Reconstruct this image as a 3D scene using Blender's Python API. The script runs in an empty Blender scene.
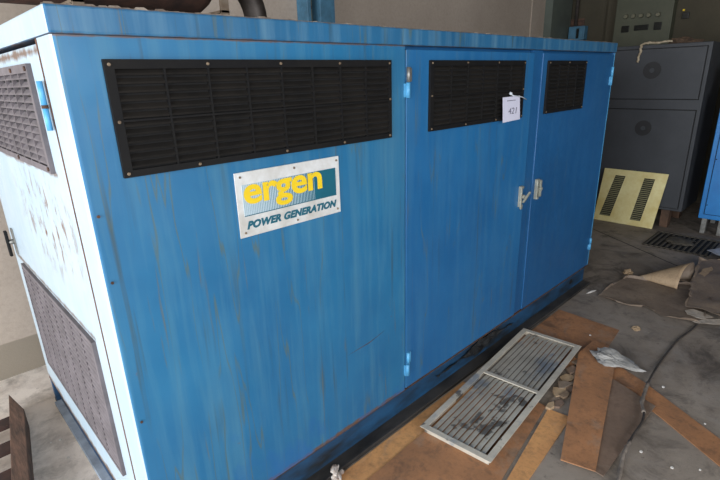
import bpy, bmesh, math, random
from mathutils import Vector, Matrix, noise
R = random.Random(7)
SC = bpy.context.scene
COL = SC.collection
PI = math.pi

# ------------------------------------------------------------------ camera
CF = 480.9454
CC = Vector((-0.31375, -1.29206, 1.59025))
CR = Vector((0.7152492732, -0.6982679112, -0.0289896769))
CU = Vector((0.2430695664, 0.2096613694, 0.9470793504))
CV = Vector((0.6552371044, 0.6844443253, -0.3196878206))
cam = bpy.data.objects.new('camera', bpy.data.cameras.new('camera'))
COL.objects.link(cam)
m = Matrix((CR, CU, -CV)).transposed().to_4x4()
m.translation = CC
cam.matrix_world = m
cam.data.sensor_width = 36
cam.data.lens = CF / 720 * 36
cam.data.clip_start = 0.02
SC.camera = cam

def gp(u, v, z=0.0):
    """place on the ground (height z) seen at pixel u, v of the photograph"""
    d = CV + CR * ((u - 360) / CF) - CU * ((v - 240) / CF)
    p = CC + d * ((z - CC.z) / d.z)
    return Vector((p.x, p.y, z))

# --------------------------------------------------------------- materials
def srgb(r, g, b):
    f = lambda c: (c / 255 / 12.92) if c / 255 <= 0.04045 else ((c / 255 + 0.055) / 1.055) ** 2.4
    return (f(r), f(g), f(b), 1)

class NT:
    def __init__(s, name, rough=.6, metal=0., spec=.5):
        s.m = bpy.data.materials.new(name); s.m.use_nodes = True
        s.t = s.m.node_tree; s.b = s.t.nodes['Principled BSDF']
        s.b.inputs['Roughness'].default_value = rough
        s.b.inputs['Metallic'].default_value = metal
        s.b.inputs['Specular IOR Level'].default_value = spec
        s.tc = s.t.nodes.new('ShaderNodeTexCoord')
    def link(s, a, b): s.t.links.new(a, b)
    def val(s, sock, v):
        if hasattr(v, 'links'): s.link(v, sock)
        else: sock.default_value = v
    def noise(s, scale=5, detail=6, rough=.6, stretch=(1, 1, 1), off=(0, 0, 0), dist=0.):
        mp = s.t.nodes.new('ShaderNodeMapping'); s.link(s.tc.outputs['Object'], mp.inputs[0])
        mp.inputs['Scale'].default_value = stretch; mp.inputs['Location'].default_value = off
        n = s.t.nodes.new('ShaderNodeTexNoise'); s.link(mp.outputs[0], n.inputs['Vector'])
        n.inputs['Scale'].default_value = scale; n.inputs['Detail'].default_value = detail
        n.inputs['Roughness'].default_value = rough; n.inputs['Distortion'].default_value = dist
        return n.outputs[0]
    def ramp(s, fac, a, b, lo=0., hi=1.):
        r = s.t.nodes.new('ShaderNodeMapRange'); s.link(fac, r.inputs[0])
        r.inputs[1].default_value = a; r.inputs[2].default_value = b
        r.inputs[3].default_value = lo; r.inputs[4].default_value = hi
        r.clamp = True
        return r.outputs[0]
    def math(s, op, a, b=0., c=None):
        r = s.t.nodes.new('ShaderNodeMath'); r.operation = op
        s.val(r.inputs[0], a); s.val(r.inputs[1], b)
        if c is not None: s.val(r.inputs[2], c)
        return r.outputs[0]
    def mix(s, fac, a, b):
        r = s.t.nodes.new('ShaderNodeMix'); r.data_type = 'RGBA'
        s.val(r.inputs[0], fac); s.val(r.inputs[6], a); s.val(r.inputs[7], b)
        return r.outputs[2]
    def xyz(s):
        r = s.t.nodes.new('ShaderNodeSeparateXYZ'); s.link(s.tc.outputs['Object'], r.inputs[0])
        return r.outputs
    def color(s, c): s.val(s.b.inputs['Base Color'], c); return s
    def bump(s, h, strength=.3, dist=.01):
        b = s.t.nodes.new('ShaderNodeBump'); s.link(h, b.inputs['Height'])
        b.inputs['Strength'].default_value = strength; b.inputs['Distance'].default_value = dist
        s.link(b.outputs[0], s.b.inputs['Normal'])
    def rough(s, v): s.val(s.b.inputs['Roughness'], v)

def simple(name, c, rough=.6, metal=0., var=.25, scale=12, c2=None, bump=0., stretch=(1, 1, 1), spec=.5):
    n = NT(name, rough, metal, spec)
    a = srgb(*c)
    b = srgb(*c2) if c2 else tuple(k * (1 - var) for k in a[:3]) + (1,)
    f = n.noise(scale, 6, .65, stretch)
    n.color(n.mix(n.ramp(f, .38, .66), a, b))
    if bump: n.bump(f, bump, .01)
    return n.m

def paint(name, base, dark, chalk, rust_amt=.5, streak=.5, rough=.42, seed=0., lidz=None, spots=None, touch=False, ymin=None):
    n = NT(name, rough)
    z = n.xyz()
    c = n.mix(n.ramp(n.noise(2.2, 5, .6, off=(seed, 0, 0)), .35, .7), srgb(*base), srgb(*dark))
    # chalky runs
    f = n.ramp(n.noise(3.2, 5, .6, (5.5, 5.5, .35), (seed, 3, 0)), .46, .72)
    c = n.mix(n.math('MULTIPLY', f, .45), c, srgb(*chalk))
    # dirty vertical runs
    f = n.ramp(n.noise(4.5, 4, .55, (6, 6, .22), (seed + 4, 1, 0), .25), .60, .70)
    g = n.ramp(n.noise(3, 3, .5, (1, 1, 1), (seed, 9, 0)), .35, .65)
    c = n.mix(n.math('MULTIPLY', n.math('MULTIPLY', f, g), streak), c, srgb(58, 78, 84))
    f = n.ramp(n.noise(5.5, 4, .55, (7, 7, .3), (seed + 14, 1, 0), .4), .66, .72)
    c = n.mix(n.math('MULTIPLY', f, streak * .8), c, srgb(92, 96, 88))
    # thin wandering drip lines
    f = n.math('ABSOLUTE', n.math('SUBTRACT', n.noise(2.6, 3, .5, (3.6, 3.6, .26), (seed + 21, 1, 0), .15), .5))
    g = n.ramp(n.noise(2.5, 4, .6, (1, 1, .8), (seed, 19, 0)), .48, .60)
    c = n.mix(n.math('MULTIPLY', n.math('MULTIPLY', n.ramp(f, .010, .002), g), streak * .75), c, srgb(84, 98, 84))
    # rust specks
    f = n.ramp(n.noise(26, 5, .7, (1, 1, .6), (seed, 2, 5)), .70, .76)
    g = n.ramp(n.noise(2.3, 2, .5, (1, 1, 1), (seed + 7, 0, 0)), .50, .66)
    c = n.mix(n.math('MULTIPLY', n.math('MULTIPLY', f, g), rust_amt), c, srgb(112, 76, 48))
    if lidz is not None:       # rusty edges at listed heights
        for zz, w, k in lidz:
            d = n.math('ABSOLUTE', n.math('SUBTRACT', z[2], zz))
            e = n.math('ADD', d, n.math('MULTIPLY', n.math('SUBTRACT', n.noise(18, 5, .7, (1, 1, .5)), .5), w * 3))
            k_ = n.math('MULTIPLY', n.ramp(e, w, w * .2), k)
            if ymin is not None and .3 < zz < 1.5: k_ = n.math('MULTIPLY', k_, n.math('GREATER_THAN', z[1], ymin))
            c = n.mix(k_, c, srgb(98, 72, 52))
    if spots:
        f = n.ramp(n.noise(22, 6, .75, (1, 1, .45), (1, 2, 5)), .53, .62)
        a = n.ramp(n.math('ABSOLUTE', n.math('SUBTRACT', z[2], spots[0])), .22, .06)
        b = n.ramp(n.math('ABSOLUTE', n.math('SUBTRACT', z[1], spots[1])), .45, .15)
        c = n.mix(n.math('MULTIPLY', f, n.math('MULTIPLY', a, b)), c, srgb(104, 66, 34))
    if touch:    # patches brushed over with fresh, deeper blue along the foot
        e = n.math('ADD', z[2], n.math('MULTIPLY', n.math('SUBTRACT', n.noise(5, 4, .6, (1, 1, .6), (2, 7, 1)), .5), .9))
        c = n.mix(n.math('MULTIPLY', n.ramp(e, .24, .15), .6), c, srgb(30, 96, 156))
    n.color(c)
    n.bump(n.noise(30, 3, .5), .05, .004)
    n.rough(n.ramp(n.noise(6, 5, .6), .3, .7, rough - .06, rough + .14))
    return n.m

BLUE = (44, 128, 190)
M = {}
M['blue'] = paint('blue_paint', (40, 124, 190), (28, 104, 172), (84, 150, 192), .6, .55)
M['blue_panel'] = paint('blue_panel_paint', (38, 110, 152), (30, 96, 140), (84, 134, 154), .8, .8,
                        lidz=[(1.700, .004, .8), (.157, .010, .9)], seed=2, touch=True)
M['blue_door'] = paint('blue_door_paint', (32, 101, 152), (26, 89, 140), (60, 116, 154), .5, .6, seed=5,  # a step darker than the panel: light falloff put into the colour
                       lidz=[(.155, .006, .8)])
M['blue_far'] = paint('blue_dimmed_paint', (25, 87, 138), (20, 78, 126), (40, 96, 140), .3, .25, seed=8,  # darkest of the front blues, daylight fading along the unit painted in
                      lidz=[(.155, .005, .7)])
M['blue_lid'] = paint('blue_roof_paint', (40, 100, 140), (32, 86, 124), (112, 150, 168), .9, .9, seed=11,
                      lidz=[(1.7655, .006, .95), (1.700, .005, .8)])
M['blue_pale'] = paint('daylit_blue_paint', (168, 184, 194), (156, 178, 194), (178, 190, 197), 1, .12, seed=3,  # blue made pale: brightness of the daylit end put into the colour
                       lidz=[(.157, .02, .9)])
M['blue_pale_door'] = paint('daylit_door_paint', (168, 184, 194), (156, 178, 194), (178, 190, 197), 1, .12, seed=3,  # end door blue, whitened to carry the strong daylight on it
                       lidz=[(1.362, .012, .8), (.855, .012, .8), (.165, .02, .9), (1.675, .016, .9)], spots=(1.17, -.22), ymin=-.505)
M['blue_rail'] = simple('blue_base_paint', (24, 74, 112), .6, c2=(22, 27, 30), scale=4, stretch=(.6, 1, 2))  # dark blotches hold both dirt and the shade under the panel
M['dusty_blue'] = simple('dusty_blue_grey_paint', (152, 164, 178), .8, c2=(120, 130, 142), scale=9)
M['blue_light'] = simple('light_blue_paint', (88, 164, 208), .45, c2=(70, 140, 186))
M['rust'] = simple('rust', (96, 66, 48), .9, c2=(52, 38, 32), scale=30, bump=.4)
M['rust_seam'] = simple('rusty_seam', (92, 60, 44), .9, c2=(66, 44, 34), scale=12)
M['rust_pipe'] = simple('rusted_steel', (70, 46, 36), .85, c2=(36, 27, 24), scale=14, bump=.4)
M['dark_pipe'] = simple('sooty_steel', (74, 68, 64), .55, .5, c2=(44, 38, 34), scale=12)
M['bracket'] = simple('weathered_bracket_steel', (112, 100, 86), .7, c2=(86, 68, 50), scale=16)
M['galv'] = simple('galvanised_steel', (150, 150, 146), .45, .6, c2=(110, 108, 104), scale=16)
M['black'] = simple('black_plastic', (12, 12, 14), .7, c2=(20, 19, 18), scale=9, spec=.25)
M['black_slat'] = simple('dusty_black_plastic', (33, 30, 27), .75, c2=(19, 18, 17), scale=9, spec=.2)
M['void'] = simple('dark_inner_mesh', (10, 10, 11), .9)
M['screw'] = simple('screw_steel', (128, 112, 92), .6, .2, c2=(84, 68, 52), scale=60)
M['grey_vent'] = simple('daylit_vent_plastic', (104, 98, 102), .7, c2=(84, 79, 82), scale=12)  # black vent plastic turned grey: strong daylight painted into it
M['latch'] = simple('cast_latch_metal', (170, 172, 160), .4, .3, c2=(134, 134, 124), scale=30)
M['sign_white'] = simple('sign_enamel_white', (212, 214, 214), .4, c2=(186, 184, 178), scale=10)
M['teal'] = simple('teal_ink', (16, 92, 112), .5, var=.12)
M['teal_pale'] = simple('pale_teal_ink', (178, 198, 208), .5, var=.08)
M['yellow'] = simple('yellow_ink', (232, 198, 32), .5, var=.1)
M['paper'] = simple('paper', (208, 208, 226), .8, var=.06)
M['ink'] = simple('pencil_ink', (92, 92, 112), .8, var=.05)
M['string'] = simple('cotton_string', (190, 196, 204), .8, var=.1)
M['dust'] = simple('dusty_ledge', (150, 140, 128), .95, c2=(98, 84, 74), scale=22, bump=.4)
M['strip'] = simple('oily_dusty_steel', (58, 56, 54), .6, c2=(24, 23, 23), scale=5, stretch=(.7, 2, 1))
M['plastic_film'] = simple('torn_black_film', (44, 46, 48), .4, c2=(18, 18, 20), scale=16)

def wall_mat(name, a, b, dado=None):
    n = NT(name, .9)
    f = n.noise(1.1, 8, .65)
    c = n.mix(n.ramp(f, .35, .68), srgb(*a), srgb(*b))
    c = n.mix(n.math('MULTIPLY', n.ramp(n.noise(40, 4, .7), .45, .7), .25), c, srgb(*[k * .8 for k in b]))
    if dado:
        e = n.math('ADD', n.xyz()[2], n.math('MULTIPLY', n.noise(5, 3), .012))
        c = n.mix(n.ramp(e, .222, .216), c, srgb(*dado))
    n.color(c); n.bump(n.noise(60, 5, .7), .25, .006)
    return n.m
M['wall'] = wall_mat('beige_plaster', (176, 163, 150), (160, 147, 134), (138, 128, 114))
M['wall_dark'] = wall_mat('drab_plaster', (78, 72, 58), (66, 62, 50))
M['ceil'] = wall_mat('ceiling_plaster', (120, 116, 108), (104, 100, 94))

def floor_mat():
    n = NT('stained_concrete', .78)
    x, y, z = n.xyz()
    c = n.mix(n.ramp(n.noise(1.0, 8, .62, off=(3, 1, 0)), .36, .66), srgb(154, 143, 131), srgb(108, 98, 89))
    c = n.mix(n.math('MULTIPLY', n.ramp(n.noise(2.3, 7, .7, off=(9, 4, 0), dist=.5), .50, .70), .55), c, srgb(154, 148, 142))
    c = n.mix(n.math('MULTIPLY', n.ramp(n.noise(3.1, 8, .7, off=(1, 14, 0), dist=.8), .52, .66), .75), c, srgb(58, 52, 48))
    # paler floor at the left: gateway daylight put into the colour
    e = n.math('ADD', x, n.math('MULTIPLY', n.math('SUBTRACT', n.noise(3, 4), .5), .3))
    pale = n.mix(n.ramp(n.noise(6, 7, .7, off=(4, 4, 0)), .45, .7), srgb(226, 216, 206), srgb(190, 178, 168))
    c = n.mix(n.ramp(e, .3, .05), c, pale)
    # debris specks
    f = n.ramp(n.noise(17, 5, .7, off=(2, 2, 0)), .64, .69)
    c = n.mix(n.math('MULTIPLY', f, .6), c, srgb(66, 52, 44))
    f = n.ramp(n.noise(6.5, 9, .75, off=(7, 3, 0), dist=.4), .50, .68)
    c = n.mix(n.math('MULTIPLY', f, .45), c, srgb(80, 72, 66))
    # expansion joints
    def joint(px, py, dx, dy, w, t0, t1):
        L = math.hypot(dx, dy); dx /= L; dy /= L
        s = n.math('ADD', n.math('MULTIPLY', x, -dy), n.math('MULTIPLY', y, dx))
        s = n.math('SUBTRACT', s, -dy * px + dx * py)
        s = n.math('ABSOLUTE', n.math('ADD', s, n.math('MULTIPLY', n.math('SUBTRACT', n.noise(9, 3), .5), .012)))
        t = n.math('ADD', n.math('MULTIPLY', x, dx), n.math('MULTIPLY', y, dy))
        t = n.math('SUBTRACT', t, dx * px + dy * py)
        ok = n.math('MULTIPLY', n.math('GREATER_THAN', t, t0), n.math('LESS_THAN', t, t1))
        return n.math('MULTIPLY', ok, n.ramp(s, w, w * .4))
    for j in (joint(4.762, .403, -.558, -.869, .010, -2, 1.1),):
        c = n.mix(j, c, srgb(34, 32, 30))
    n.color(c)
    n.rough(n.ramp(n.noise(2.5, 6, .6, off=(5, 5, 0)), .35, .65, .55, .85))
    n.bump(n.noise(24, 7, .7), .35, .006)
    return n.m
M['floor'] = floor_mat()

def board_mat(name, a, b, wet=.5):
    n = NT(name, .7)
    c = n.mix(n.ramp(n.noise(3, 7, .65), .35, .68), srgb(*a), srgb(*b))
    c = n.mix(n.math('MULTIPLY', n.ramp(n.noise(7, 7, .7, off=(3, 8, 0), dist=.6), .52, .66), wet), c, srgb(72, 58, 50))
    c = n.mix(n.math('MULTIPLY', n.ramp(n.noise(60, 3, .7), .5, .8), .35), c, srgb(60, 46, 36))
    c = n.mix(n.math('MULTIPLY', n.ramp(n.noise(16, 8, .75, off=(5, 2, 0)), .50, .66), .4), c, srgb(96, 78, 64))
    c = n.mix(n.math('MULTIPLY', n.ramp(n.noise(4, 8, .7, off=(15, 2, 0), dist=.5), .54, .62), .3), c, srgb(150, 136, 120))
    n.color(c); n.bump(n.noise(50, 4, .7), .12, .003)
    return n.m
M['hb_orange'] = board_mat('hardboard_orange', (210, 156, 100), (184, 132, 86), .3)
M['hb_brown'] = board_mat('hardboard_brown', (176, 124, 84), (142, 102, 72), .6)
M['hb_grey'] = board_mat('hardboard_grey', (126, 104, 88), (102, 86, 74), .6)
M['kraft_dirty'] = board_mat('dirty_kraft_paper', (136, 120, 104), (110, 96, 84), .4)
M['kraft'] = board_mat('kraft_paper', (178, 154, 124), (158, 134, 106), .12)
M['kraft_white'] = board_mat('white_paper_backing', (190, 180, 168), (168, 156, 142), .2)
M['white_sheet'] = board_mat('white_card', (182, 188, 200), (160, 164, 176), .1)
M['wood'] = simple('weathered_wood', (104, 78, 64), .85, c2=(56, 44, 38), scale=9, stretch=(6, .8, 3), bump=.3)
M['wood_red'] = simple('reddish_wood', (74, 48, 40), .85, c2=(48, 34, 30), scale=9, bump=.3)
M['woodblock'] = simple('wood_block', (98, 74, 58), .85, c2=(70, 54, 44), scale=12)
M['rubble'] = simple('broken_tile', (124, 104, 84), .85, c2=(80, 68, 58), scale=14)
M['bag'] = simple('grey_plastic_bag', (156, 154, 150), .35, c2=(118, 116, 114), scale=10)
M['foil'] = simple('crumpled_foil', (230, 222, 214), .35, .1, c2=(176, 150, 132), scale=25)
M['cable'] = simple('dirty_cable', (70, 64, 60), .6, c2=(44, 40, 38), scale=14)
M['sheath'] = simple('frayed_sheath', (128, 118, 108), .8, c2=(92, 84, 78), scale=30)
M['cab'] = simple('dark_grey_enamel', (60, 63, 68), .6, c2=(53, 56, 61), scale=4)
M['cab_dark'] = simple('charcoal_enamel', (38, 39, 42), .55, c2=(30, 31, 34), scale=4)
M['gap'] = simple('black_gasket', (14, 14, 15), .8)
M['brass'] = simple('yellow_chromate_steel', (232, 222, 168), .4, .15, c2=(208, 188, 120), scale=4)
M['slot'] = simple('dull_slot_metal', (138, 134, 98), .6, .1, c2=(110, 106, 78), scale=4)
M['blue_cab'] = simple('bright_blue_enamel', (34, 128, 200), .4, c2=(28, 112, 184), scale=3)
M['panel_grey'] = simple('panel_grey_green', (82, 84, 68), .6, c2=(72, 74, 60), scale=4)
M['lamp_cap'] = simple('pale_indicator_glass', (112, 110, 92), .3, var=.1)
M['meter'] = simple('dark_meter_glass', (20, 24, 22), .2)
M['col_grey'] = simple('grey_green_paint', (92, 100, 92), .6, c2=(80, 86, 80), scale=3)
M['steel_blue'] = simple('old_blue_column_paint', (74, 122, 150), .6, c2=(58, 96, 118), scale=10)
M['col_web'] = simple('olive_dirty_paint', (112, 108, 80), .8, c2=(84, 80, 62), scale=14)
M['rag'] = simple('brown_rag', (92, 74, 58), .95, c2=(58, 46, 38), scale=30)
M['pale_strip'] = simple('pale_paper_strip', (186, 172, 148), .9, c2=(140, 126, 104), scale=30)
M['iron'] = simple('drain_iron', (46, 44, 42), .7, .3, c2=(34, 32, 31), scale=16)
M['silt'] = simple('silt', (92, 86, 76), .95, c2=(70, 64, 56), scale=20)
M['crumb'] = simple('white_crumb', (206, 202, 196), .9, var=.1)

# ----------------------------------------------------------------- helpers
class MB:
    def __init__(s): s.b = bmesh.new()
    def face(s, pts, mi=0):
        f = s.b.faces.new([s.b.verts.new(p) for p in pts]); f.material_index = mi; return f
    def box(s, x0, x1, y0, y1, z0, z1, mi=0):
        v = [s.b.verts.new((x, y, z)) for x in (x0, x1) for y in (y0, y1) for z in (z0, z1)]
        for q in ((0, 1, 3, 2), (4, 6, 7, 5), (0, 4, 5, 1), (2, 3, 7, 6), (0, 2, 6, 4), (1, 5, 7, 3)):
            s.b.faces.new([v[i] for i in q]).material_index = mi
        return s
    def hexa(s, a, b, mi=0):
        """a, b: two quads (lists of 4 points) joined into a solid"""
        n = len(a)
        A = [s.b.verts.new(p) for p in a]; B = [s.b.verts.new(p) for p in b]
        s.b.faces.new(list(reversed(A))).material_index = mi; s.b.faces.new(B).material_index = mi
        for i in range(n):
            s.b.faces.new((A[i], A[(i + 1) % n], B[(i + 1) % n], B[i])).material_index = mi
        return s
    def prism(s, poly, z0, z1, mi=0):
        return s.hexa([(p[0], p[1], z0) for p in poly], [(p[0], p[1], z1) for p in poly], mi)
    def tube(s, pts, r, n=12, mi=0, caps=True):
        pts = [Vector(p) for p in pts]; rings = []
        rr = r if isinstance(r, (list, tuple)) else [r] * len(pts)
        d0 = (pts[1] - pts[0]).normalized()
        up = Vector((0, 0, 1)) if abs(d0.z) < .9 else Vector((1, 0, 0))
        for i, p in enumerate(pts):
            d = (pts[min(i + 1, len(pts) - 1)] - pts[max(i - 1, 0)]).normalized()
            a = (up - d * up.dot(d)).normalized(); up = a; c = d.cross(a)
            rings.append([s.b.verts.new(p + (a * math.cos(2 * PI * k / n) + c * math.sin(2 * PI * k / n)) * rr[i]) for k in range(n)])
        for i in range(len(rings) - 1):
            for k in range(n):
                f = s.b.faces.new((rings[i][k], rings[i][(k + 1) % n], rings[i + 1][(k + 1) % n], rings[i + 1][k]))
                f.smooth = True; f.material_index = mi
        if caps:
            s.b.faces.new(list(reversed(rings[0]))).material_index = mi; s.b.faces.new(rings[-1]).material_index = mi
        return s
    def build(s, name, mats, parent=None, bevel=0., smooth=False, recalc=True):
        if recalc: bmesh.ops.recalc_face_normals(s.b, faces=s.b.faces)
        if parent is not None:
            q = parent; off = Vector((0, 0, 0))
            while q is not None: off += q.location; q = q.parent
            bmesh.ops.translate(s.b, vec=-off, verts=s.b.verts)
        me = bpy.data.meshes.new(name); s.b.to_mesh(me); s.b.free()
        for k in (mats if isinstance(mats, (list, tuple)) else [mats]): me.materials.append(M[k])
        if smooth:
            for p in me.polygons: p.use_smooth = True
        o = bpy.data.objects.new(name, me); COL.objects.link(o)
        if parent is not None: o.parent = parent
        if bevel:
            bv = o.modifiers.new('bevel', 'BEVEL'); bv.width = bevel; bv.segments = 2; bv.limit_method = 'ANGLE'
        return o

def thing(name, label, cat, loc, group=None):
    o = bpy.data.objects.new(name, None); COL.objects.link(o); o.location = loc
    o.empty_display_size = .1
    return tag(o, label, cat, group)
def tag(o, label, cat, group=None, kind=None):
    o['label'] = label; o['category'] = cat
    if group: o['group'] = group
    if kind: o['kind'] = kind
    return o
def struct(o):
    o['kind'] = 'structure'; return o
def center(o):
    """move a one-mesh thing's origin to its base"""
    me = o.data; xs = [v.co for v in me.vertices]
    c = Vector((sum(v.x for v in xs) / len(xs), sum(v.y for v in xs) / len(xs), min(v.z for v in xs)))
    me.transform(Matrix.Translation(-c)); o.location = c
    return o

# text mesh: letters lying in the XZ plane facing -Y, or any frame
def text_mb(mb, txt, w, h, frame, mi=0, shear=0., off=0., ext=.0004, space=1.0):
    cu = bpy.data.curves.new('t', 'FONT'); cu.body = txt; cu.shear = shear; cu.offset = off; cu.extrude = .01
    cu.space_character = space; cu.resolution_u = 4
    ob = bpy.data.objects.new('t', cu); COL.objects.link(ob)
    dg = bpy.context.evaluated_depsgraph_get()
    me = bpy.data.meshes.new_from_object(ob.evaluated_get(dg))
    bpy.data.objects.remove(ob); bpy.data.curves.remove(cu)
    xs = [v.co.x for v in me.vertices]; ys = [v.co.y for v in me.vertices]
    x0, x1, y0, y1 = min(xs), max(xs), min(ys), max(ys)
    nv = []
    for v in me.vertices:
        a = (v.co.x - x0) / (x1 - x0) * w; b = (v.co.y - y0) / (y1 - y0) * h
        nv.append(mb.b.verts.new(frame(a, b, ext if v.co.z > 0 else 0.)))
    for p in me.polygons:
        try: mb.b.faces.new([nv[i] for i in p.vertices]).material_index = mi
        except ValueError: pass
    bpy.data.meshes.remove(me)

# ---------------------------------------------------------------- the room
XW, YB, XL, YF, ZC = 6.70, 1.87, -4.2, -5.2, 3.8
struct(MB().box(XL - .2, XW + .2, YF - .2, YB + .2, -.15, 0).build('floor', 'floor'))
struct(MB().box(XL - .2, XW + .2, YB, YB + .2, 0, ZC).build('wall_back', 'wall'))
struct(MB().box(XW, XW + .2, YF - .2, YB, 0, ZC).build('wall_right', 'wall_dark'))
w = MB()      # wall behind the camera; its wide opening is added for fill light
w.box(XL - .2, -2.6, YF - .2, YF, 0, ZC); w.box(1.6, XW + .2, YF - .2, YF, 0, ZC)
w.box(-2.6, 1.6, YF - .2, YF, 0, .9); w.box(-2.6, 1.6, YF - .2, YF, 3.1, ZC)
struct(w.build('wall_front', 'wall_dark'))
w = MB()      # left wall with the open gateway that lets the daylight in
w.box(XL - .2, XL, YF, -3.4, 0, ZC); w.box(XL - .2, XL, 1.5, YB, 0, ZC); w.box(XL - .2, XL, -3.4, 1.5, 3.1, ZC)
struct(w.build('wall_left', 'wall'))
struct(MB().box(XL - .2, XW + .2, YF - .2, YB + .2, ZC, ZC + .2).build('ceiling', 'ceil'))
struct(MB().box(5.74, 5.95, YB - .012, YB + .01, 0, ZC).build('trim_1', 'wall'))
struct(MB().box(6.10, 6.66, YB - .10, YB + .01, 0, ZC).build('trim_2', 'col_grey'))
struct(MB().box(XW - .05, XW + .01, 1.17, 1.30, 0, ZC).build('trim_3', 'wall_dark'))

# blue H-section steel column on the back wall
t = thing('steel_column', 'blue painted steel column with bolted olive web rising behind the generator', 'column', (2.25, YB - .06, 0))
MB().box(2.13, 2.165, YB - .13, YB - .001, 0, ZC).build('flange', 'steel_blue', t, .004)
MB().box(2.235, 2.38, YB - .15, YB - .001, 0, ZC).build('flange', 'steel_blue', t, .004)
MB().box(2.165, 2.235, YB - .05, YB - .02, 0, ZC).build('web', 'col_web', t)
for zz in (.6, 1.35, 2.10, 2.85):
    MB().tube([(2.20, YB - .05, zz), (2.20, YB - .075, zz)], .018, 6).build('bolt', 'rust', t)

# ----------------------------------------------------------- generator set
L, D, ZB, LB, LT = 3.377, 1.437, .151, 1.702, 1.7625
VT, VB = 1.649, 1.366
D1, D2, D3 = 1.196, 2.236, 2.335
G = thing('generator_set', 'long blue steel generator enclosure with black louvre vents, streaked with rust', 'generator', (L / 2, D / 2, 0))
# roof: a tray with a folded rim
mb = MB()
mb.box(-.004, L + .012, -.006, D + .01, LB, LT)
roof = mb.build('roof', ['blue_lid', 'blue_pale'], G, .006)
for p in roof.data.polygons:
    if p.normal.x < -.5: p.material_index = 1  # end face gets the blue with daylight painted in
mb = MB(); rr = random.Random(3)     # crust of dust and flaking paint along the roof edge
for i in range(260):
    x = L * rr.random() ** 1.5; y = rr.uniform(.0, .05); s = rr.uniform(.004, .02)
    mb.hexa([(x - s, y - .003, LT - .002), (x + s, y - .004, LT - .002), (x + s * .8, y + s, LT - .002), (x - s * .6, y + s, LT - .002)],
            [(x - s * .6, y, LT + s * .25), (x + s * .5, y + .001, LT + s * .3), (x + s * .4, y + s * .6, LT + s * .28), (x - s * .4, y + s * .7, LT + s * .3)])
c = mb.build('dust_crust', 'dust', roof); c['kind'] = 'stuff'
mb = MB().box(.012, L, .008, D, LT, LT + .002); mb.build('dust_layer', 'dust', roof)
# body shell: end panel at the far side, back, inner core (set back behind doors)
MB().box(D1, L - .02, .03, D - .02, ZB + .005, LB).build('inner_frame', 'blue_far', G)
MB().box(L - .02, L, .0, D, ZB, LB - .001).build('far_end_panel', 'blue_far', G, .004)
MB().box(.02, L - .02, D - .02, D, ZB, LB - .001).build('back_panel', 'blue', G)
# front fixed panel with a rolled left corner
mb = MB(); r = .012
prof = [(.10, .10), (.0, .10)] if False else None
pts = [(D1 - .004, 0.0)] + [(r - r * math.sin(a), r - r * math.cos(a)) for a in [k * PI / 2 / 5 for k in range(6)]] + [(0, .124)]
inn = [(D1 - .004, .02)] + [(.02, .02)] * 6 + [(.02, .124)]
for i in range(len(pts) - 1):
    a, b = pts[i], pts[i + 1]
    mi = 0 if i < 3 else 1
    mb.face([(a[0], a[1], ZB), (b[0], b[1], ZB), (b[0], b[1], LB - .001), (a[0], a[1], LB - .001)], mi)
mb.face([(D1 - .004, 0, ZB), (D1 - .004, .03, ZB), (D1 - .004, .03, LB - .001), (D1 - .004, 0, LB - .001)])
mb.face([(0, .124, ZB), (.02, .124, ZB), (.02, .124, LB - .001), (0, .124, LB - .001)], 1)
mb.box(0.003, D1 - .004, .004, .024, ZB - .004, ZB + .001, 2)
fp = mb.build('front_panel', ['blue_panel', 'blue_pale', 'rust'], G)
# bottom lip: rusty folded edge under panels
mb = MB(); mb.box(.0, L, .004, .020, ZB - .010, ZB - .004)
mb.build('bottom_lip', 'rust', G, .001)
# end door on the left side
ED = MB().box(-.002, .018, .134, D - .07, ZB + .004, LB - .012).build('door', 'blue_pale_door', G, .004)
ED['label'] = 'blue end door with daylight painted in as a pale tone'
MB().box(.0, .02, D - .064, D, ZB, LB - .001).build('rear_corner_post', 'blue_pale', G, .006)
MB().box(-.0012, .02, .1225, .1335, ZB, LB - .002).build('end_door_frame', 'rust_seam', G)
MB().box(.0, .02, .02, D, ZB - .012, ZB - .001).build('end_lip', 'rust', G, .002)

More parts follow.
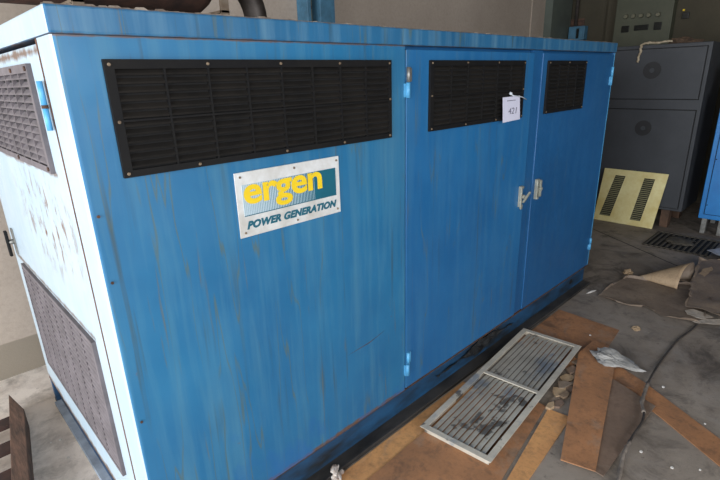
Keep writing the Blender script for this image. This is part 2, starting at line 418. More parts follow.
def louvre(name, parent, a0, a1, z0, z1, ncol, mats, axis='x', nrow=12, screws=None, bw=.022, mid=True):
    """louvred grille standing out of a face; axis 'x': face looks to -y; axis 'y': face looks to -x"""
    def P(a, d, z):  # a along, d outwards
        return (a, -d, z) if axis == 'x' else (-d, a, z)
    mb = MB()
    def bx(a, b, d0, d1, z_0, z_1, mi):
        p = [P(a, d0, z_0), P(b, d0, z_0), P(b, d0, z_1), P(a, d0, z_1)]
        q = [P(a, d1, z_0), P(b, d1, z_0), P(b, d1, z_1), P(a, d1, z_1)]
        mb.hexa(p, q, mi)
    bx(a0 + .002, a1 - .002, .0015, .003, z0 + .002, z1 - .002, 2)
    f0, f1 = a0 + bw, a1 - bw * .6
    g0, g1 = z0 + bw * .8, z1 - bw
    bx(a0, a1, 0.002, .014, g1, z1, 0); bx(a0, a1, 0.002, .014, z0, g0, 0)
    bx(a0, f0, 0.002, .014, g0, g1, 0); bx(f1, a1, 0.002, .014, g0, g1, 0)
    h = (g1 - g0) / nrow
    for i in range(nrow):
        zt = g1 - i * h
        # hooded blade
        p = [P(f0, .003, zt - h * .02), P(f0, .012, zt - h * .50), P(f0, .014, zt - h * .72), P(f0, .012, zt - h * .74), P(f0, .010, zt - h * .52), P(f0, .003, zt - h * .22)]
        q = [P(f1, .003, zt - h * .02), P(f1, .012, zt - h * .50), P(f1, .014, zt - h * .72), P(f1, .012, zt - h * .74), P(f1, .010, zt - h * .52), P(f1, .003, zt - h * .22)]
        mb.hexa(p, q, 1)
    for i in range(1, ncol):
        c = f0 + (f1 - f0) * i / ncol
        bx(c - .0025, c + .0025, .003, .0138, g0, g1, 0)
    if mid:
        c = (g0 + g1) / 2
        bx(f0, f1, .003, .0145, c - .0025, c + .0025, 0)
    v = mb.build(name, mats, parent)
    if screws is not None:
        for (a, z) in screws:
            s = MB(); s.tube([P(a, .0135, z), P(a, .0175, z)], [.0046, .0032], 8); s.build('screw', 'screw', v)
    return v
BM = ['black', 'black_slat', 'void']
X0a, X0b = .0956, 1.0998
sc = [(.107, 1.637), (.36, 1.638), (.60, 1.638), (.841, 1.638), (1.088, 1.638), (.107, 1.504), (.107, 1.376), (.30, 1.375), (.60, 1.375), (.85, 1.375), (1.088, 1.376), (1.09, 1.51)]
louvre('louvre_vent', fp, X0a, X0b, VB, VT, 8, BM, screws=None)
for a, z in sc:
    MB().tube([(a, -.0135, z), (a, -.0175, z)], [.0048, .0034], 8).build('screw', 'screw', fp)

def door(x0, x1, mat, hx, label=None):
    mb = MB(); z0, z1 = ZB + .004, LB - .014
    mb.box(x0, x1, -.001, .024, z0, z1)
    d = mb.build('door', mat, G, .003)
    return d
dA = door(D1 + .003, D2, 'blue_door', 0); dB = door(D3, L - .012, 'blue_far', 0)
louvre('louvre_vent', dA, 1.3384, 2.123, VB, VT, 6, BM)
louvre('louvre_vent', dB, 2.3846, 2.893, VB, VT, 4, BM)
for dr, lst in ((dA, [(1.348, 1.638), (1.60, 1.639), (1.86, 1.639), (2.113, 1.638), (1.348, 1.51), (2.113, 1.51), (1.348, 1.376), (1.60, 1.375), (1.86, 1.375), (2.113, 1.376)]),
                (dB, [(2.395, 1.638), (2.64, 1.639), (2.882, 1.638), (2.395, 1.376), (2.882, 1.376)])):
    for a, z in lst: MB().tube([(a, -.0135, z), (a, -.0175, z)], [.0046, .0032], 8).build('screw', 'screw', dr)
# post between the doors
MB().box(D2 + .002, D3 - .002, .006, .029, ZB + .004, LB - .002).build('centre_post', 'blue_far', G)
MB().box(L - .010, L, -.001, .0, ZB + .004, LB - .002).build('edge_trim', 'blue_light', G)
# hinges
def hinge(parent, x, z0, z1, upper, y=-.008):
    zm = (z0 + z1) / 2
    h = MB(); h.tube([(x, y, zm + .002), (x, y, z1)], .0085, 10); h.box(x, x + .02, y, y + .008, zm + .004, z1 - .004)
    h.build('hinge', upper, parent)
    h = MB(); h.tube([(x - .004, y, z0), (x - .004, y, zm)], .0095, 10); h.box(x - .02, x, y, y + .008, z0 + .003, zm - .003)
    h.build('hinge', 'blue_light', parent)
hinge(dA, 1.205, 1.509, 1.624, 'galv'); hinge(dA, 1.208, .232, .354, 'blue_light')
hinge(dB, 3.345, 1.49, 1.61, 'blue_light'); hinge(dB, 3.352, .29, .38, 'blue_light')
h = MB(); h.tube([(-.012, .133, 1.548), (-.012, .133, 1.605)], .007, 10); h.build('hinge', 'blue_light', ED)
h = MB(); h.tube([(-.012, .133, 1.487), (-.012, .133, 1.541)], .007, 10); h.build('hinge', 'blue_light', ED)
MB().tube([(-.012, .133, 1.5405), (-.012, .133, 1.5485)], .008, 10).build('hinge_pin', 'rust', ED)
# latches: back plate, pivot and swinging lever
def latch(parent, x, z, open_):
    p = MB()
    p.box(x - .024, x + .012, -.006, -.001, z - .06, z + .06)
    p.box(x - .024, x - .010, -.020, -.006, z - .06, z + .06)
    p.box(x - .012, x + .004, -.020, -.006, z - .062, z - .048); p.box(x - .012, x + .004, -.020, -.006, z + .046, z + .060)
    l = p.build('latch', 'latch', parent, .002)
    q = MB()
    if open_:
        q.hexa([(x - .004, -.014, z - .035), (x + .010, -.014, z - .040), (x + .040, -.036, z + .018), (x + .031, -.036, z + .026)],
               [(x - .004, -.024, z - .035), (x + .010, -.024, z - .040), (x + .040, -.046, z + .018), (x + .031, -.046, z + .026)])
        q.tube([(x + .004, -.002, z - .002), (x + .004, -.026, z - .002)], .012, 10)
        q.tube([(x + .006, -.003, z - .070), (x + .006, -.012, z - .070)], .010, 8)
    else:
        q.box(x + .014, x + .030, -.022, -.008, z - .05, z + .05); q.box(x - .01, x + .03, -.018, -.004, z - .010, z + .008)
        q.tube([(x + .022, -.003, z - .002), (x + .022, -.028, z - .002)], .010, 10)
    q.build('lever', 'latch', l, .001)
latch(dA, 2.196, .925, True); latch(dB, 2.385, .935, False)
p = MB(); p.box(-.008, -.003, 1.29, 1.325, .87, .99); p.tube([(-.003, 1.307, .93), (-.026, 1.307, .93)], .012, 10)
l = p.build('latch', 'galv', ED)
MB().box(-.036, -.024, 1.295, 1.319, .865, .985).build('lever', 'black', l, .003)
# end vents
GM = ['grey_vent', 'grey_vent', 'void']
louvre('louvre_vent', ED, .226, 1.229, VB, VT, 10, GM, 'y', nrow=12, mid=False)
louvre('louvre_vent', ED, .223, 1.229, .3276, .8444, 8, GM, 'y', nrow=22, mid=False, bw=.016)
for a, z in ((.24, 1.637), (.42, 1.637), (.62, 1.637), (.24, 1.378), (.62, 1.377), (1.0, 1.377)):
    MB().tube([(-.014, a, z), (-.018, a, z)], .006, 8).build('screw', 'rust', ED)
for z in (.92, 1.1, .48):
    MB().tube([(.02, -.001, z + .18), (.02, -.004, z + .18)], .004, 8).build('rivet', 'rust', fp)
# base rail and its foot flange
MB().box(.0, L - .01, .018, .05, .022, ZB - .010).build('base_rail', 'blue_rail', G)
MB().box(.0, L - .01, D - .05, D - .018, .02, ZB - .010).build('base_rail', 'blue_rail', G)
MB().box(.02, .05, .05, D - .05, .02, ZB - .012).build('cross_rail', 'blue_rail', G)
MB().box(L - .06, L - .02, .05, D - .05, .02, ZB - .010).build('cross_rail', 'blue_rail', G)
MB().box(.0, L - .01, -.042, .05, .0, .022).build('foot_flange', 'strip', G, .003)
MB().box(-.012, .05, .05, D - .05, .0, .02).build('foot_flange', 'dusty_blue', G, .002)
MB().box(.0, L, D - .05, D, .0, .02).build('foot_flange', 'strip', G)
MB().tube([(3.13, .0185, .085), (3.13, .0165, .085)], .02, 14).build('lifting_hole', 'void', G)
# torn film hanging on the rail
mb = MB(); rr = random.Random(12)
def ribbon(mb, P, rough=.008, seed=0, thick=.0015):
    """crumpled ribbon between two polylines"""
    a, b = P; n = len(a); K = 5
    grid = []
    for i in range(n):
        row = []
        for k in range(K + 1):
            p = Vector(a[i]).lerp(Vector(b[i]), k / K)
            p += noise.noise_vector(p * 34 + Vector((seed, 0, 0))) * rough
            row.append(mb.b.verts.new(p))
        grid.append(row)
    for i in range(n - 1):
        for k in range(K): mb.b.faces.new((grid[i][k], grid[i + 1][k], grid[i + 1][k + 1], grid[i][k + 1]))
xs = [1.45 + i * .03 for i in range(27)]
ribbon(mb, ([(x, .010, .105 - .025 * math.sin(x * 9)) for x in xs], [(x + .02, .006, .075 - .022 * math.sin(x * 11)) for x in xs]), .010, 3)
f = mb.build('torn_film', 'plastic_film', G, recalc=False)
sd = f.modifiers.new('s', 'SOLIDIFY'); sd.thickness = .0015
# scratch on front panel: raised paint edge
MB().hexa([(.835, 0, .507), (.96, 0, .511), (1.06, 0, .532), (.96, 0, .5145)], [(.835, -.0006, .507), (.96, -.0006, .511), (1.06, -.0006, .532), (.96, -.0006, .5145)]).build('scratch', 'rust', fp)

# the name sign on the front panel
SX0, SX1, SZ0, SZ1 = .4058, .8258, 1.1238, 1.329
sw, sh = SX1 - SX0, SZ1 - SZ0
S = MB().box(SX0, SX1, -.004, -.0005, SZ0, SZ1).build('sign_plate', 'sign_white', G, .001)
S['label'] = 'white enamel plate with yellow and teal lettering'
U = lambda u: SX0 + u * sw
W_ = lambda v: SZ1 - v * sh
mb = MB()
mb.box(U(.05), U(.955), -.0048, -.004, W_(.67), W_(.19), 0)
mb.box(U(.72), U(.955), -.0052, -.0048, W_(.668), W_(.192), 1)
n = 44
for i in range(n):
    u = .055 + (.72 - .055) * i / n; k = (.06 + .70 * (i / n) ** 1.3)
    mb.box(U(u), U(u + (.63 / n) * k), -.0052, -.0048, W_(.668), W_(.192), 1)
mb.box(U(.05), U(.955), -.0054, -.0048, W_(.675), W_(.662), 1)
mb.build('logo_panel', ['teal_pale', 'teal'], S)
mb = MB()
text_mb(mb, 'ergen', sw * .745, sh * .43, lambda a, b, e: (U(.058) + a, -.0053 - e, W_(.63) + b), 0, off=.027, space=.97)
mb.build('logo_lettering', 'yellow', S)
mb = MB()
text_mb(mb, 'POWER GENERATION', sw * .895, sh * .13, lambda a, b, e: (U(.06) + a, -.0042 - e, W_(.885) + b), 0, shear=.28, off=.06, space=1.06)
mb.build('lettering', 'teal', S)
for u, v in ((.045, .07), (.53, .07), (.97, .07), (.045, .93), (.53, .94), (.965, .93)):
    MB().tube([(U(u), -.004, W_(v)), (U(u), -.007, W_(v))], [.0042, .003], 8).build('screw', 'screw', S)

# paper tag hung on the vent of the first door
T = thing('paper_tag', 'small white paper tag with pencilled number tied to the middle door vent', 'tag', (1.98, -.03, 1.36))
mb = MB()
q0 = [(1.895, -.024, 1.478), (2.062, -.024, 1.480), (2.062, -.034, 1.363), (1.893, -.034, 1.358)]
mb.hexa(q0, [(p[0], p[1] - .0008, p[2]) for p in q0])
mb.build('sheet', 'paper', T)
fr = lambda x0, z0: (lambda a, b, e: (x0 + a, -.0252 - (1.478 - z0 - b) * .085 - e, z0 + b))
mb = MB()
text_mb(mb, '421', .085, .03, fr(1.945, 1.395), 0, shear=.2)
f_ = fr(1.935, 1.458)
for i in range(7):
    mb.hexa([f_(i * .012, 0, 0), f_(i * .012 + .009, 0, 0), f_(i * .012 + .009, .004, 0), f_(i * .012, .004, 0)],
            [f_(i * .012, 0, .0004), f_(i * .012 + .009, 0, .0004), f_(i * .012 + .009, .004, .0004), f_(i * .012, .004, .0004)])
mb.build('marking', 'ink', T)
MB().tube([(1.975, -.020, 1.492), (1.985, -.032, 1.482), (2.03, -.030, 1.478), (2.08, -.028, 1.472), (2.15, -.016, 1.456)], .0028, 6).build('string', 'string', T)
MB().tube([(1.972, -.016, 1.497), (1.978, -.026, 1.490)], .007, 8).build('knot', 'string', T)

# ---------------------------------------------------- silencer on the roof
LQ = LT + .002
ms = thing('exhaust_silencer', 'rusty brown exhaust silencer drum lying on the generator roof', 'silencer', (.40, .52, LQ))
cz = LT + .23; cy = .54; rr_ = .165
pts = []; rad = []
for k in range(6):
    a = k / 5 * PI / 2; pts.append((-.02 - .06 * math.cos(a) + .0, cy, cz)); rad.append(.03 + (rr_ - .03) * math.sin(a))
for k in range(6):
    a = k / 5 * PI / 2; pts.append((.61 + .08 * math.sin(a), cy, cz)); rad.append(.05 + (rr_ - .05) * math.cos(a))
MB().tube(pts, rad, 32).build('drum', 'rust_pipe', ms)
for x in (.180, .652):
    q = MB(); q.box(x - .016, x + .016, cy - .175, cy - .165, LQ, cz); q.box(x - .016, x + .016, cy + .165, cy + .175, LQ, cz)
    q.box(x - .016, x + .016, cy - .23, cy - .165, LQ, LQ + .008); q.box(x - .016, x + .016, cy - .175, cy + .175, LQ + .055, LQ + .0645)
    ring = [(x, cy + .172 * math.cos(a), cz + .172 * math.sin(a)) for a in [k * PI / 12 for k in range(13)]]
    q.tube(ring, .008, 6)
    q.build('strap_bracket', 'bracket', ms, .001)
pp = [(.62, cy, cz - .0), (.72, cy, cz + .0)]
for k in range(1, 11):
    a = k / 10 * PI / 2; pp.append((.72 + .17 * math.sin(a), cy, cz - .17 * (1 - math.cos(a))))
pp.append((.89, cy, LQ + .010))
MB().tube(pp, .046, 18).build('outlet_elbow', 'dark_pipe', ms)
MB().tube([(.89, cy, LQ), (.89, cy, LQ + .012)], .066, 20).build('flange', 'rust', ms)
MB().tube([(-.07, cy, cz), (-.20, cy, cz)], .05, 16).build('inlet_stub', 'rust_pipe', ms)

# --------------------------------------------------- things on the floor
def sheet(name, poly, z, th, mats, label, cat, amp=.0, seed=0, cuts=3, group=None, lift=None, edge_up=0.):
    mb = MB(); b = mb.b
    vs = [b.verts.new((p[0], p[1], z)) for p in poly]
    b.faces.new(vs)
    bmesh.ops.triangulate(b, faces=b.faces[:])
    if amp:
        for _ in range(cuts):
            bmesh.ops.subdivide_edges(b, edges=b.edges[:], cuts=1, use_grid_fill=True)
        edge = set(v for e in b.edges if len(e.link_faces) == 1 for v in e.verts)
        for v in b.verts:
            q = Vector((v.co.x, v.co.y, seed))
            nz = noise.noise(q * 5)
            v.co.z = z + amp * (0.5 + .5 * nz) * 1.6 + (amp * .6 * abs(noise.noise(q * 17)) if v in edge else 0)
            if v in edge:
                v.co.x += noise.noise(q * 14) * .012; v.co.y += noise.noise(q * 14 + Vector((5, 5, 5))) * .012
            if edge_up and v in edge: v.co.z += edge_up * max(0, .35 + 1.6 * noise.noise(q * 6 + Vector((1, 8, 2))))
            if lift: v.co.z += lift(v.co)
    bmesh.ops.recalc_face_normals(b, faces=b.faces[:])
    if b.faces[0:][0].normal.z < 0: bmesh.ops.reverse_faces(b, faces=b.faces[:])
    r = bmesh.ops.extrude_face_region(b, geom=b.faces[:])
    tv = [g for g in r['geom'] if isinstance(g, bmesh.types.BMVert)]
    bmesh.ops.translate(b, verts=tv, vec=(0, 0, th))
    o = mb.build(name, mats)
    center(o)
    return tag(o, label, cat, group)
g = lambda *ps: [gp(*p) for p in ps]
sheet('hardboard_sheet', [(.30, -.051), (.30, -.14), (.55, -.20), (.83, -.24), (1.20, -.20), (1.62, -.20), (1.62, -.051)], .0005, .004, 'hb_orange', 'narrow orange hardboard strip running along the generator foot to the metal grille', 'board')
sheet('hardboard_sheet', [(.62, -.16), (1.10, -.148), (1.55, -.15), (1.75, -.20), (1.722, -.470), (1.17, -.550), (.70, -.60)], .0048, .004, 'hb_brown', 'large brown hardboard sheet under the near half of the metal grille', 'board')
sheet('hardboard_sheet', [(2.20, -.056), (2.788, -.056), (2.765, -.461), (2.45, -.49), (2.12, -.40)], .0005, .004, 'hb_brown', 'brown hardboard sheet sticking out beyond the far end of the grille', 'board')
sheet('hardboard_sheet', g((548, 409.5), (571, 418), (518, 480), (504, 480)) [:2] + [Vector((1.10, -.64, 0)), Vector((1.08, -.58, 0))], .0005, .004, 'hb_orange', 'narrow orange hardboard offcut ending in a point near the broken tiles', 'board')
sheet('hardboard_sheet', [(2.50, -.40), (2.465, -.55), (1.455, -.811), (1.419, -.68), (2.30, -.392)], .0150, .005, 'hb_brown', 'long brown hardboard plank with snapped end pointing at the camera', 'board')
sheet('hardboard_sheet', [(2.46, -.47), (2.364, -.558), (2.277, -.746), (2.043, -1.131), (1.95, -1.30), (1.80, -1.28), (1.856, -1.165), (2.037, -.88), (2.157, -.631), (2.30, -.46)], .0005, .004, 'hb_brown', 'long reddish hardboard strip running to the right edge under the cable', 'board')
sheet('hardboard_sheet', [(2.20, -.575), (2.150, -.70), (2.087, -.857), (1.90, -.85), (1.743, -.845), (1.459, -.842), (1.463, -.78), (1.9, -.66)], .0085, .004, 'hb_grey', 'grey-brown wedge of hardboard lying half under the long plank', 'board')

def gr_at(x, y):   # grille frame: rotated
    a = math.radians(4.85); c, s = math.cos(a), math.sin(a)
    return (1.7435 + x * c - y * s, -.262 + x * s + y * c)
GR = thing('metal_floor_grille', 'two-panel galvanised louvred grille lying on brown boards beside the generator', 'grille', (1.7435, -.262, .009))
ga = math.radians(4.85)
def gbox(mb, x0, x1, y0, y1, z0, z1, mi=0):
    P = lambda x, y, z: gr_at(x, y) + (z,)
    mb.hexa([P(x0, y0, z0), P(x1, y0, z0), P(x1, y1, z0), P(x0, y1, z0)], [P(x0, y0, z1), P(x1, y0, z1), P(x1, y1, z1), P(x0, y1, z1)], mi)
def grille_mat():
    n = NT('stained_galvanised', .5, .15)
    c = n.mix(n.ramp(n.noise(6, 6, .65), .35, .7), srgb(210, 202, 186), srgb(174, 166, 152))
    c = n.mix(n.math('MULTIPLY', n.ramp(n.noise(5, 6, .6, off=(6, 1, 0)), .56, .64), .6), c, srgb(104, 122, 142))
    c = n.mix(n.math('MULTIPLY', n.ramp(n.noise(6, 5, .6, off=(1, 7, 0)), .60, .63), .8), c, srgb(74, 70, 66))
    n.color(c); return n.m
M['grille'] = grille_mat()
hl, hw = .5865, .178
zt = .044
f = MB()
gbox(f, -hl, hl, -hw, -hw + .030, zt - .004, zt); gbox(f, -hl, hl, hw - .030, hw, zt - .004, zt)
gbox(f, -hl, -hl + .030, -hw + .03, hw - .03, zt - .004, zt); gbox(f, hl - .030, hl, -hw + .03, hw - .03, zt - .004, zt)
gbox(f, -.012, .012, -hw + .03, hw - .03, zt - .006, zt)
for (a, b, c, d) in ((-hl + .016, hl - .016, -hw + .016, -hw + .019), (-hl + .016, hl - .016, hw - .019, hw - .016),
                     (-hl + .016, -hl + .019, -hw + .019, hw - .019), (hl - .019, hl - .016, -hw + .019, hw - .019)):
    gbox(f, a, b, c, d, .0098, zt - .004)
f.build('frame', 'grille', GR, .001)
ns = 10
for s0, s1 in ((-hl + .030, -.012), (.012, hl - .030)):
    for i in range(ns):
        y = -hw + .042 + (2 * hw - .084) * (i + .5) / ns
        m_ = MB(); P = lambda x, yy, z: gr_at(x, yy) + (z,)
        h_ = .0129
        m_.hexa([P(s0, y - h_, zt - .006), P(s1, y - h_, zt - .006), P(s1, y + h_, zt - .014), P(s0, y + h_, zt - .014)],
                [P(s0, y - h_, zt - .0045), P(s1, y - h_, zt - .0045), P(s1, y + h_, zt - .0125), P(s0, y + h_, zt - .0125)])
        m_.build('slat', 'grille', GR)

# broken tiles beside the grille
rr = random.Random(5)
k = 0
for (u, v, s) in ((582, 357, .034), (578, 364, .036), (573, 371, .032), (569, 379, .036), (576, 376, .028), (564, 386, .036), (570, 389, .03), (558, 393, .036), (565, 397, .028), (554, 402, .034), (560, 405, .026), (550, 408, .022)):
    p = gp(u, v, .0); n_ = 5
    a0 = rr.uniform(0, 6); s *= 1.35
    poly = [(p.x + s * rr.uniform(.5, 1.5) * math.cos(a0 + 2 * PI * i / n_), p.y + .8 * s * rr.uniform(.4, 1.2) * math.sin(a0 + 2 * PI * i / n_)) for i in range(n_)]
    o = MB().prism(poly, .0, .008 + .004 * (k % 3)).build('tile_fragment', ['rubble', 'kraft_dirty', 'hb_grey', 'kraft'][k % 4], bevel=.001); center(o)
    tag(o, 'small broken brownish fragment in the heap between grille and long plank', 'rubble', 'tile fragments beside the grille'); k += 1

# crumpled grey plastic bag
def crumple(name, c, sx, sy, sz, mat, label, cat, seed, rot=0, amp=.45, group=None, fr=2.2, shape=None):
    mb = MB(); bmesh.ops.create_icosphere(mb.b, subdivisions=5, radius=1)
    for v in mb.b.verts:
        q = v.co.copy() + Vector((seed, seed * 2, 0))
        d = 1 + amp * noise.noise(q * fr * .7) + amp * .45 * abs(noise.noise(q * fr * 1.8)) - amp * .25 + amp * .12 * abs(noise.noise(q * 7))
        w = v.co * d
        z = max(w.z, -.35) + .35
        ca, sa = math.cos(rot), math.sin(rot)
        x, y = w.x * sx, w.y * sy
        v.co = Vector((c[0] + x * ca - y * sa, c[1] + x * sa + y * ca, c[2] + z * sz))
        if shape: v.co = shape(v.co)
    for f in mb.b.faces: f.smooth = False
    o = mb.build(name, mat); center(o)
    return tag(o, label, cat, group)
def bag_shape(v):
    t_ = (v.y + .70) / .28            # 0 tail .. 1 head
    t_ = min(1, max(0, t_))
    return Vector((2.36 + (v.x - 2.36) * (.45 + .75 * t_), v.y, .006 + (v.z - .006) * (.5 + .5 * t_) + .0155 * min(1, t_ * 2.2)))
o = crumple('plastic_bag', (2.335, -.575, .006), .125, .075, .045, 'bag', 'crumpled grey plastic bag lying across the long brown plank and the strip', 'bag', 3.3, rot=-PI / 2 - .05, amp=.6, fr=1.9, shape=bag_shape)
crumple('foil_scrap', gp(337, 474, .006), .060, .020, .016, 'foil', 'crumpled silvery foil scrap beside the generator foot', 'foil', 6.1, rot=.9, amp=.9)
crumple('foam_lump', gp(636, 329, 0), .03, .025, .012, 'kraft', 'small tan lump on the floor beyond the plastic bag', 'debris', 2.1, amp=.5)
crumple('paper_scrap', gp(628, 273, .001), .055, .03, .02, 'kraft', 'small tan paper scrap at the point of the rolled brown paper', 'paper', 5.5, rot=.2, amp=.8)
crumple('paint_flake', gp(591, 292, .001), .045, .010, .006, 'crumb', 'white paint flake lying at the far corner of the generator', 'debris', 7.7, rot=-.3, amp=.5)

# brown paper sheets
s1 = [gp(*p) for p in ((598, 297), (612, 285), (626, 278), (660, 283), (690, 285), (712, 298), (703, 324), (680, 321), (662, 317), (652, 311), (643, 308), (630, 307), (615, 303))]
sheet('brown_paper_sheet', s1, .001, .0012, 'kraft_dirty', 'dirty brown paper sheet spread under the rolled paper cone', 'paper', amp=.008, seed=2, cuts=4, edge_up=.022)
s2 = [gp(*p) for p in ((688, 300), (690, 287), (698, 264), (720, 264), (745, 268), (745, 322), (718, 320), (700, 313), (684, 311))]
def lift2(c): return .02 + .03 * max(0, math.sin(c.x * 6 + c.y * 3))
sheet('brown_paper_sheet', s2, .022, .002, 'kraft_dirty', 'grey-brown paper sheet with pale torn edges at the right border', 'paper', amp=.012, seed=5, cuts=4, edge_up=.03, lift=lambda c: .018 * max(0, noise.noise(Vector((c.x * 4, c.y * 4, 3)))))
s3 = [gp(*p) for p in ((684, 312), (692, 311.5), (701, 314), (713, 319), (704, 321), (694, 319.5), (687, 316.5))]
sheet('torn_paper_strip', s3, .010, .002, 'kraft_white', 'pale curled torn paper strip under the grey-brown sheet edge', 'paper', amp=.004, seed=7)
s4 = [gp(*p) for p in ((693, 323), (705, 320), (720, 320.5), (735, 321), (735, 326), (712, 325.5), (699, 325))]
sheet('torn_paper_strip', s4, .008, .002, 'kraft_white', 'lowest pale paper strip beside the floor joint at the right', 'paper', amp=.004, seed=9)
s5 = [gp(*p) for p in ((706, 255), (722, 252), (745, 254), (745, 266), (722, 262))]
sheet('white_card', s5, .014, .003, 'white_sheet', 'white card corner at the right edge before the drain grating', 'card', amp=.010, seed=1, lift=lambda c: .02)
s6 = [gp(*p) for p in ((694, 282), (702, 274), (710, 271), (712, 274), (704, 281))]
sheet('torn_paper_strip', s6, .036, .002, 'kraft', 'small tan paper strip right of the rolled cone mouth', 'paper', amp=.003, seed=4)
# rolled paper cone
mb = MB(); apex = gp(638, 276.5, .020); lo = gp(677, 289, .014); hi_f = gp(694, 267.5, 0.10)
ctr = (lo + hi_f) / 2; n_ = 26
e1 = (hi_f - lo) / 2; axis = (ctr - apex).normalized(); e2 = axis.cross(e1).normalized() * e1.length * .6
rings = []
for j in range(13):
    t_ = .02 + .98 * j / 12; row = []
    for i in range(n_ + 1):
        a = PI * (.90 + 1.55 * i / n_)          # from the near low lip over the top and down behind
        p = apex.lerp(ctr, t_) + (e1 * math.cos(a) - e2 * math.sin(a)) * t_ * (1 + .10 * i / n_)
        p += noise.noise_vector(p * 9) * .006 * t_
        p.z = max(p.z, .012)
        row.append(mb.b.verts.new(p))
    rings.append(row)
for j in range(12):
    for i in range(n_):
        ff = mb.b.faces.new((rings[j][i], rings[j][i + 1], rings[j + 1][i + 1], rings[j + 1][i])); ff.smooth = True
o = mb.build('rolled_paper', ['kraft_dirty', 'kraft'], recalc=False); center(o)
sd = o.modifiers.new('s', 'SOLIDIFY'); sd.thickness = .002; sd.material_offset = 1
tag(o, 'light tan paper rolled into a cone on the dirty brown sheet', 'paper')

# cable
def smooth_path(pts, n=8):
    out = []
    P = [pts[0]] + pts + [pts[-1]]
    for i in range(1, len(P) - 2):
        for k in range(n):
            t = k / n; a, b, c, d = P[i - 1], P[i], P[i + 1], P[i + 2]
            out.append(.5 * ((2 * b) + (c - a) * t + (2 * a - 5 * b + 4 * c - d) * t * t + (3 * b - a - 3 * c + d) * t ** 3))
    out.append(pts[-1]); return out
cb = thing('power_cable', 'thin dark cable curving across the floor towards the camera', 'cable', gp(650, 380, 0))
raw = [(699, 323), (690, 331), (678, 340), (668, 352), (659, 364), (651, 377), (646, 389), (642, 402), (644, 414), (641, 424), (634, 434), (626, 449), (622, 463), (618, 482), (614, 505)]
pts = [gp(u, v, .0065 if i < 5 else .018 if i < 7 else .027 if i < 12 else .012) for i, (u, v) in enumerate(raw)]
cp = smooth_path(pts)
MB().tube(cp, .0055, 8).build('wire', 'cable', cb)
sp = cp[44:64]
MB().tube([p + noise.noise_vector(p * 40) * .003 for p in sp], [.0085 + .003 * noise.noise(p * 50) for p in sp], 8).build('sheath', 'sheath', cb)
sp = cp[84:112]
MB().tube([p + noise.noise_vector(p * 40) * .003 for p in sp], [.0085 + .003 * noise.noise(p * 50) for p in sp], 8).build('sheath', 'sheath', cb)

# floor drain grating
DG = thing('drain_grating', 'rusty iron floor drain grating half filled with silt', 'drain', (4.89, -.30, 0))
mb = MB(); mb.box(4.62, 5.15, -.56, -.03, .0008, .003); mb.build('pit', 'void', DG)
mb = MB(); nb = 11
for i in range(nb + 1):
    y = -.54 + .49 * i / nb
    mb.box(4.62, 5.15, y - .006, y + .010, .003, .010)
mb.box(4.62, 4.635, -.56, -.03, .003, .011); mb.box(5.135, 5.15, -.56, -.03, .003, .011)
mb.build('bars', 'silt', DG)
mb = MB(); bmesh.ops.create_uvsphere(mb.b, u_segments=24, v_segments=12, radius=1)
for v in mb.b.verts:
    q = v.co.copy(); d = 1 + .5 * noise.noise(q * 2.1)
    v.co = Vector((4.93 + q.x * .13 * d, -.27 + q.y * .12 * d, .004 + max(q.z, 0) * .02))
mb.build('silt_heap', 'silt', DG, smooth=True)

# yellow panel leaning on the grey cabinet
YP = thing('perforated_panel', 'yellow zinc sheet panel with two louvred slots leaning on the grey cabinet', 'panel', (5.21, .3, 0))
def yp(y, h, d=0.):    # y along, h up the sheet
    t_ = math.atan2(.11, .57)
    return (5.20 + h * math.sin(t_) - d * math.cos(t_), y, .001 + h * math.cos(t_) + d * math.sin(t_))
mb = MB(); y0, y1, hh = .02, .64, .575
def ybox(mb, a, b, h0, h1, d0, d1, mi=0, skew=0.):
    mb.hexa([yp(a, h0, d0), yp(b, h0, d0), yp(b - skew, h1, d0), yp(a - skew, h1, d0)], [yp(a, h0, d1), yp(b, h0, d1), yp(b - skew, h1, d1), yp(a - skew, h1, d1)], mi)
mb.hexa([yp(.045, 0), yp(.64, 0), yp(.625, hh), yp(.002, hh)], [yp(.045, 0, .003), yp(.64, 0, .003), yp(.625, hh, .003), yp(.002, hh, .003)])
mb.build('sheet', 'brass', YP)
for (b0, b1, t0, t1) in ((.17, .27, .115, .215), (.475, .585, .40, .50)):
    m_ = MB()
    m_.hexa([yp(b0, .06, .003), yp(b1, .06, .003), yp(t1, .51, .003), yp(t0, .51, .003)], [yp(b0, .06, .0038), yp(b1, .06, .0038), yp(t1, .51, .0038), yp(t0, .51, .0038)], 0)
    for i in range(22):
        h0 = .065 + i * .0202; q = (h0 - .06) / .45
        a = b0 + (t0 - b0) * q; b = b1 + (t1 - b1) * q
        ybox(m_, a + .004, b - .004, h0, h0 + .009, .0038, .0055, 1)
    m_.build('louvre_slot', ['void', 'slot'], YP)

